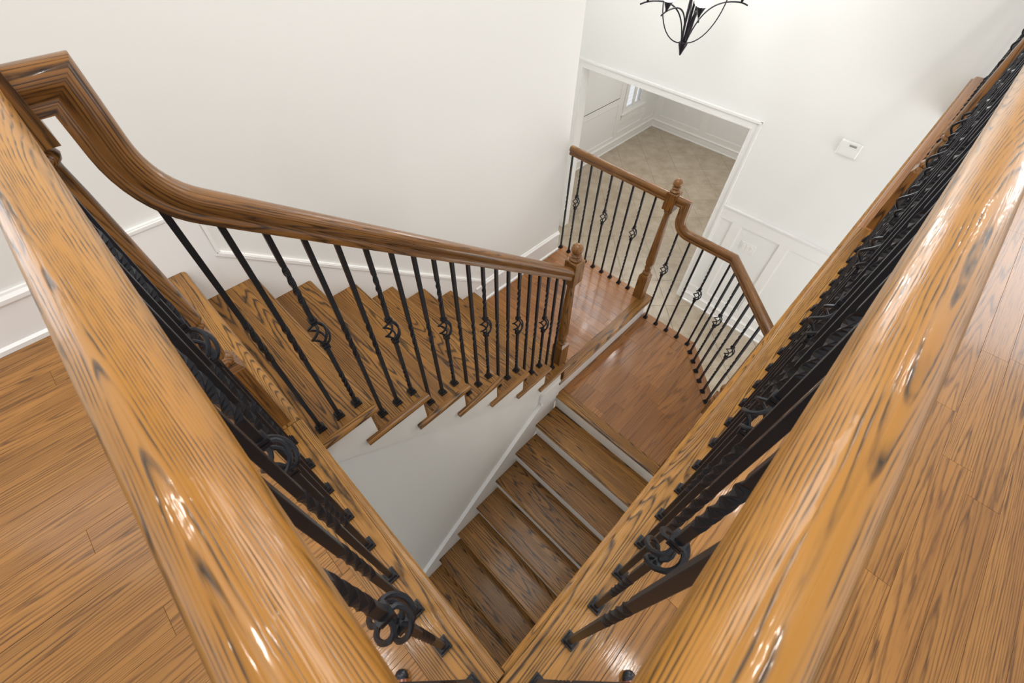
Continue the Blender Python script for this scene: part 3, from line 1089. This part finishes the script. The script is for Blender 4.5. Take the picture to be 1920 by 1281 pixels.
# upper flight railing with gooseneck
ru = empty('railing', (0, 0, 0))
tag(ru, 'stair railing of the upper flight, with a gooseneck at its head', 'railing')
path = [(-0.033, 1.02, 1.028), (0.021, 1.02, 1.028), (0.021, 1.02, 0.925)]
RR = 0.20
for i in range(1, 10):
    a = math.radians(51.7) * i / 9
    path.append((0.021 + RR * (1 - math.cos(a)), 1.02, 0.925 - RR * math.sin(a)))
xe, _, ze = path[-1]
path.append((1.552, 1.02, ze - 0.79 * (1.552 - xe)))
q = MB()
sweep(q, path, (0, 1, 0))
crease(q.build('handrail', M['rail'], ru), 38)
def under(x):
    if x < 0.09:
        ct = (0.221 - x) / (RR + 0.0345)
        return 0.925 - (RR + 0.0345) * math.sqrt(max(0, 1 - ct * ct))
    return ze - 0.79 * (x - xe) - 0.0345 / math.cos(math.atan(0.79))
for i in range(20):
    x = 0.031 + 0.0774 * i
    k = int(x / GO) + 1
    z = -R * k
    baluster(ru, x, 1.0185, z, under(x) - z + 0.006, 'basket' if i % 3 == 2 else 'twist')

# landing railings
r1 = empty('railing', (0, 0, 0))
tag(r1, 'level railing along the outer edge of the upper landing', 'railing')
q = MB()
sweep(q, [(2.766, YW, -0.468), (2.766, 1.100, -0.468)], (1, 0, 0))
crease(q.build('handrail', M['rail'], r1), 38)
for i in range(9):
    y = 1.990 - 0.1005 * i
    baluster(r1, 2.766, y, ZL1 + 0.001, -0.501 - ZL1, 'basket' if i % 3 == 1 else 'twist')
r2 = empty('railing', (0, 0, 0))
tag(r2, 'angled railing around the lower landing, with a gooseneck by its newel post', 'railing')
path = [(2.762, 1.022, -0.460), (2.762, 0.945, -0.460), (2.762, 0.945, -0.585)]
for i in range(1, 9):
    a = PI / 2 * i / 8
    path.append((2.762, 0.945 - 0.095 * (1 - math.cos(a)), -0.585 - 0.095 * math.sin(a)))
path += [(2.762, 0.487, -0.680), (2.276, 0.001, -0.680), (1.637, 0.001, -0.680)]
q = MB()
sweep(q, path, (1, 0, 0))
crease(q.build('handrail', M['rail'], r2), 38)
hh = -0.712 - ZL2
pts = [(2.751, 0.927), (2.751, 0.816), (2.751, 0.708), (2.750, 0.600), (2.749, 0.490), (2.683, 0.424), (2.614, 0.355), (2.544, 0.287), (2.474, 0.218), (2.403, 0.148), (2.335, 0.080)]
for i, (x, y) in enumerate(pts):
    h = hh
    if i == 0:
        h = -0.655 - ZL2
    baluster(r2, x, y, ZL2 + 0.001, h, 'basket' if i % 3 == 0 else 'twist', 0.0 if i < 5 else PI / 4)

# ------------------------------------------------------------------ wall fittings
th = empty('thermostat', (XD, 0.485, -0.78))
tag(th, 'white thermostat box with small grey display on the far white wall', 'thermostat')
q = MB()
prof = [(-0.095, -0.068), (0.095, -0.068), (0.095, 0.068), (-0.095, 0.068)]
vs = [(0, a, b) for a, b in prof] + [(-0.022, a, b) for a, b in prof] + [(-0.030, a * .93, b * .9) for a, b in prof]
fs = []
for r in range(2):
    for i_ in range(4):
        j_ = (i_ + 1) % 4
        fs.append((r * 4 + i_, r * 4 + j_, r * 4 + 4 + j_, r * 4 + 4 + i_))
fs.append((8, 9, 10, 11))
q.add(vs, fs)
fix_normals(q.build('case', M['plastic'], th))
q = MB()
box(q, -0.032, -0.030, -0.055, 0.010, 0.028, 0.046)
q.build('display', M['display'], th)
q = MB()
box(q, -0.0335, -0.030, -0.075, 0.075, -0.050, 0.012)
q.build('cover', M['plastic'], th)
sp = empty('switch_plate', (XD, 0.855, -2.235))
tag(sp, 'white three gang switch plate on the wainscot right of the opening', 'switch')
q = MB()
box(q, -0.006, 0, -0.092, 0.092, -0.062, 0.062)
q.build('plate', M['plastic'], sp)
for k in (-1, 0, 1):
    q = MB()
    box(q, -0.011, -0.006, k * 0.052 - 0.016, k * 0.052 + 0.016, -0.034, 0.034)
    q.build('rocker', M['trim'], sp)
op = empty('outlet', (XF, 4.10, -2.98))
tag(op, 'white outlet plate in the panelled end wall of the room beyond', 'outlet')
q = MB()
box(q, -0.008, 0, -0.04, 0.04, -0.065, 0.065)
q.build('plate', M['plastic'], op)
q = MB()
box(q, -0.011, -0.008, -0.017, 0.017, -0.035, 0.035)
q.build('socket', M['trim'], op)

# ------------------------------------------------------------------ chandelier
ch = empty('chandelier', (3.90, 1.855, 0.0))
tag(ch, 'dark bronze chandelier with curved arms and lit frosted glass shades', 'chandelier')
q = MB()
lathe(q, [(0.001, -0.015), (0.006, -0.010), (0.010, 0.000), (0.018, 0.022), (0.030, 0.050), (0.036, 0.066), (0.036, 0.080), (0.026, 0.088), (0.022, 0.110)], 14)
crease(q.build('hub', M['bronze'], ch), 40)
q = MB()
tube(q, [(0, 0, 0.10), (0, 0, 1.05), (0, 0, CEIL)], [0.010, 0.008, 0.006], 8)
q.build('stem', M['bronze'], ch)
def bez(p0, p1, p2, p3, n=16):
    out = []
    for i in range(n + 1):
        t = i / n
        out.append(tuple((1 - t) ** 3 * a + 3 * (1 - t) ** 2 * t * b + 3 * (1 - t) * t * t * c + t ** 3 * d for a, b, c, d in zip(p0, p1, p2, p3)))
    return out
for a in [math.radians(v) for v in (136, 176, 214, 316, 356, 34)]:
    ca, sa = math.cos(a), math.sin(a)
    f3 = lambda rz_: [(r * ca, r * sa, z) for r, z in rz_]
    rz = bez((0.02, 0.08), (0.05, 0.22), (0.10, 0.345), (0.28, 0.350)) + bez((0.28, 0.350), (0.34, 0.352), (0.38, 0.345), (0.42, 0.328), 5)[1:]
    q = MB()
    tube(q, f3([(p[0], p[1]) for p in rz]), 0.0055, 6)
    arm = q.build('arm', M['bronze'], ch)
    q = MB()
    lathe(q, [(0.008, 0.345), (0.010, 0.358), (0.024, 0.385), (0.032, 0.402), (0.032, 0.408)], 12, 0.365 * ca, 0.365 * sa)
    q.build('cup', M['bronze'], arm)
    q = MB()
    prof = [(r_, z_ - 0.118) for r_, z_ in ((0.028, 0.522), (0.050, 0.535), (0.068, 0.570), (0.078, 0.620), (0.084, 0.660), (0.081, 0.660), (0.074, 0.620), (0.064, 0.573), (0.046, 0.540), (0.012, 0.530))]
    lathe(q, prof, 18, 0.365 * ca, 0.365 * sa)
    q.build('shade', M['shade'], arm)
for k in range(6):
    a = (2.37, 3.3, 3.9, 5.51, 0.2, 0.8)[k]
    ca, sa = math.cos(a), math.sin(a)
    w_ = 1.0 if k in (0, 3) else 0.42
    rz = bez((0.025, 0.075), (0.20 * w_, 0.08), (0.30 * w_, 0.36), (0.22 * w_, 0.58)) + bez((0.22 * w_, 0.58), (0.16 * w_, 0.74), (0.05, 0.80), (0.012, 0.95), 8)[1:]
    q = MB()
    tube(q, [(r * ca, r * sa, z) for r, z in rz], 0.0045 if k in (0, 3) else 0.009, 6)
    q.build('scroll', M['bronze'], ch)
for (dx, dy) in ((-0.16, 0.2), (0.16, -0.2)):
    l = bpy.data.lights.new('chandelier_bulb', 'POINT')
    l.energy = 20
    l.color = (1, 0.985, 0.96)
    l.shadow_soft_size = 0.12
    lo_ = bpy.data.objects.new('chandelier_bulb', l)
    C.objects.link(lo_)
    lo_.location = (3.9 + dx, 1.855 + dy, 0.78)

# ------------------------------------------------------------------ two small glossy feet at the lower frame edge
def foot(x, y, rz, label, dark_front):
    root = empty('tripod_foot', (x, y, 0.0), rz)
    tag(root, label, 'tripod foot')
    q = MB()
    tube(q, [(0.0, 0, 0.018), (0.012, 0, 0.018), (0.026, 0, 0.018), (0.040, 0, 0.018), (0.070, 0, 0.022)], [0.010, 0.0165, 0.018, 0.018, 0.016], 16)
    q.build('collar', M['leather'], root)
    q = MB()
    tube(q, [(-0.006, 0, 0.017), (-0.002, 0, 0.017), (0.006, 0, 0.018), (0.014, 0, 0.018)], [0.006, 0.012, 0.0162, 0.0172], 16)
    q.build('tip', M['rubber'], root)
    q = MB()
    tube(q, [(0.0275, 0, 0.018), (0.0305, 0, 0.018)], [0.0188, 0.0188], 16)
    q.build('ring', M['plastic'], root)
    return root
foot(-0.172, 0.176, math.radians(-128), 'glossy reddish brown tripod foot on the left gallery floor', False)
foot(0.208, -0.212, math.radians(-130), 'reddish brown tripod foot with blue black tip on the right gallery floor', True)
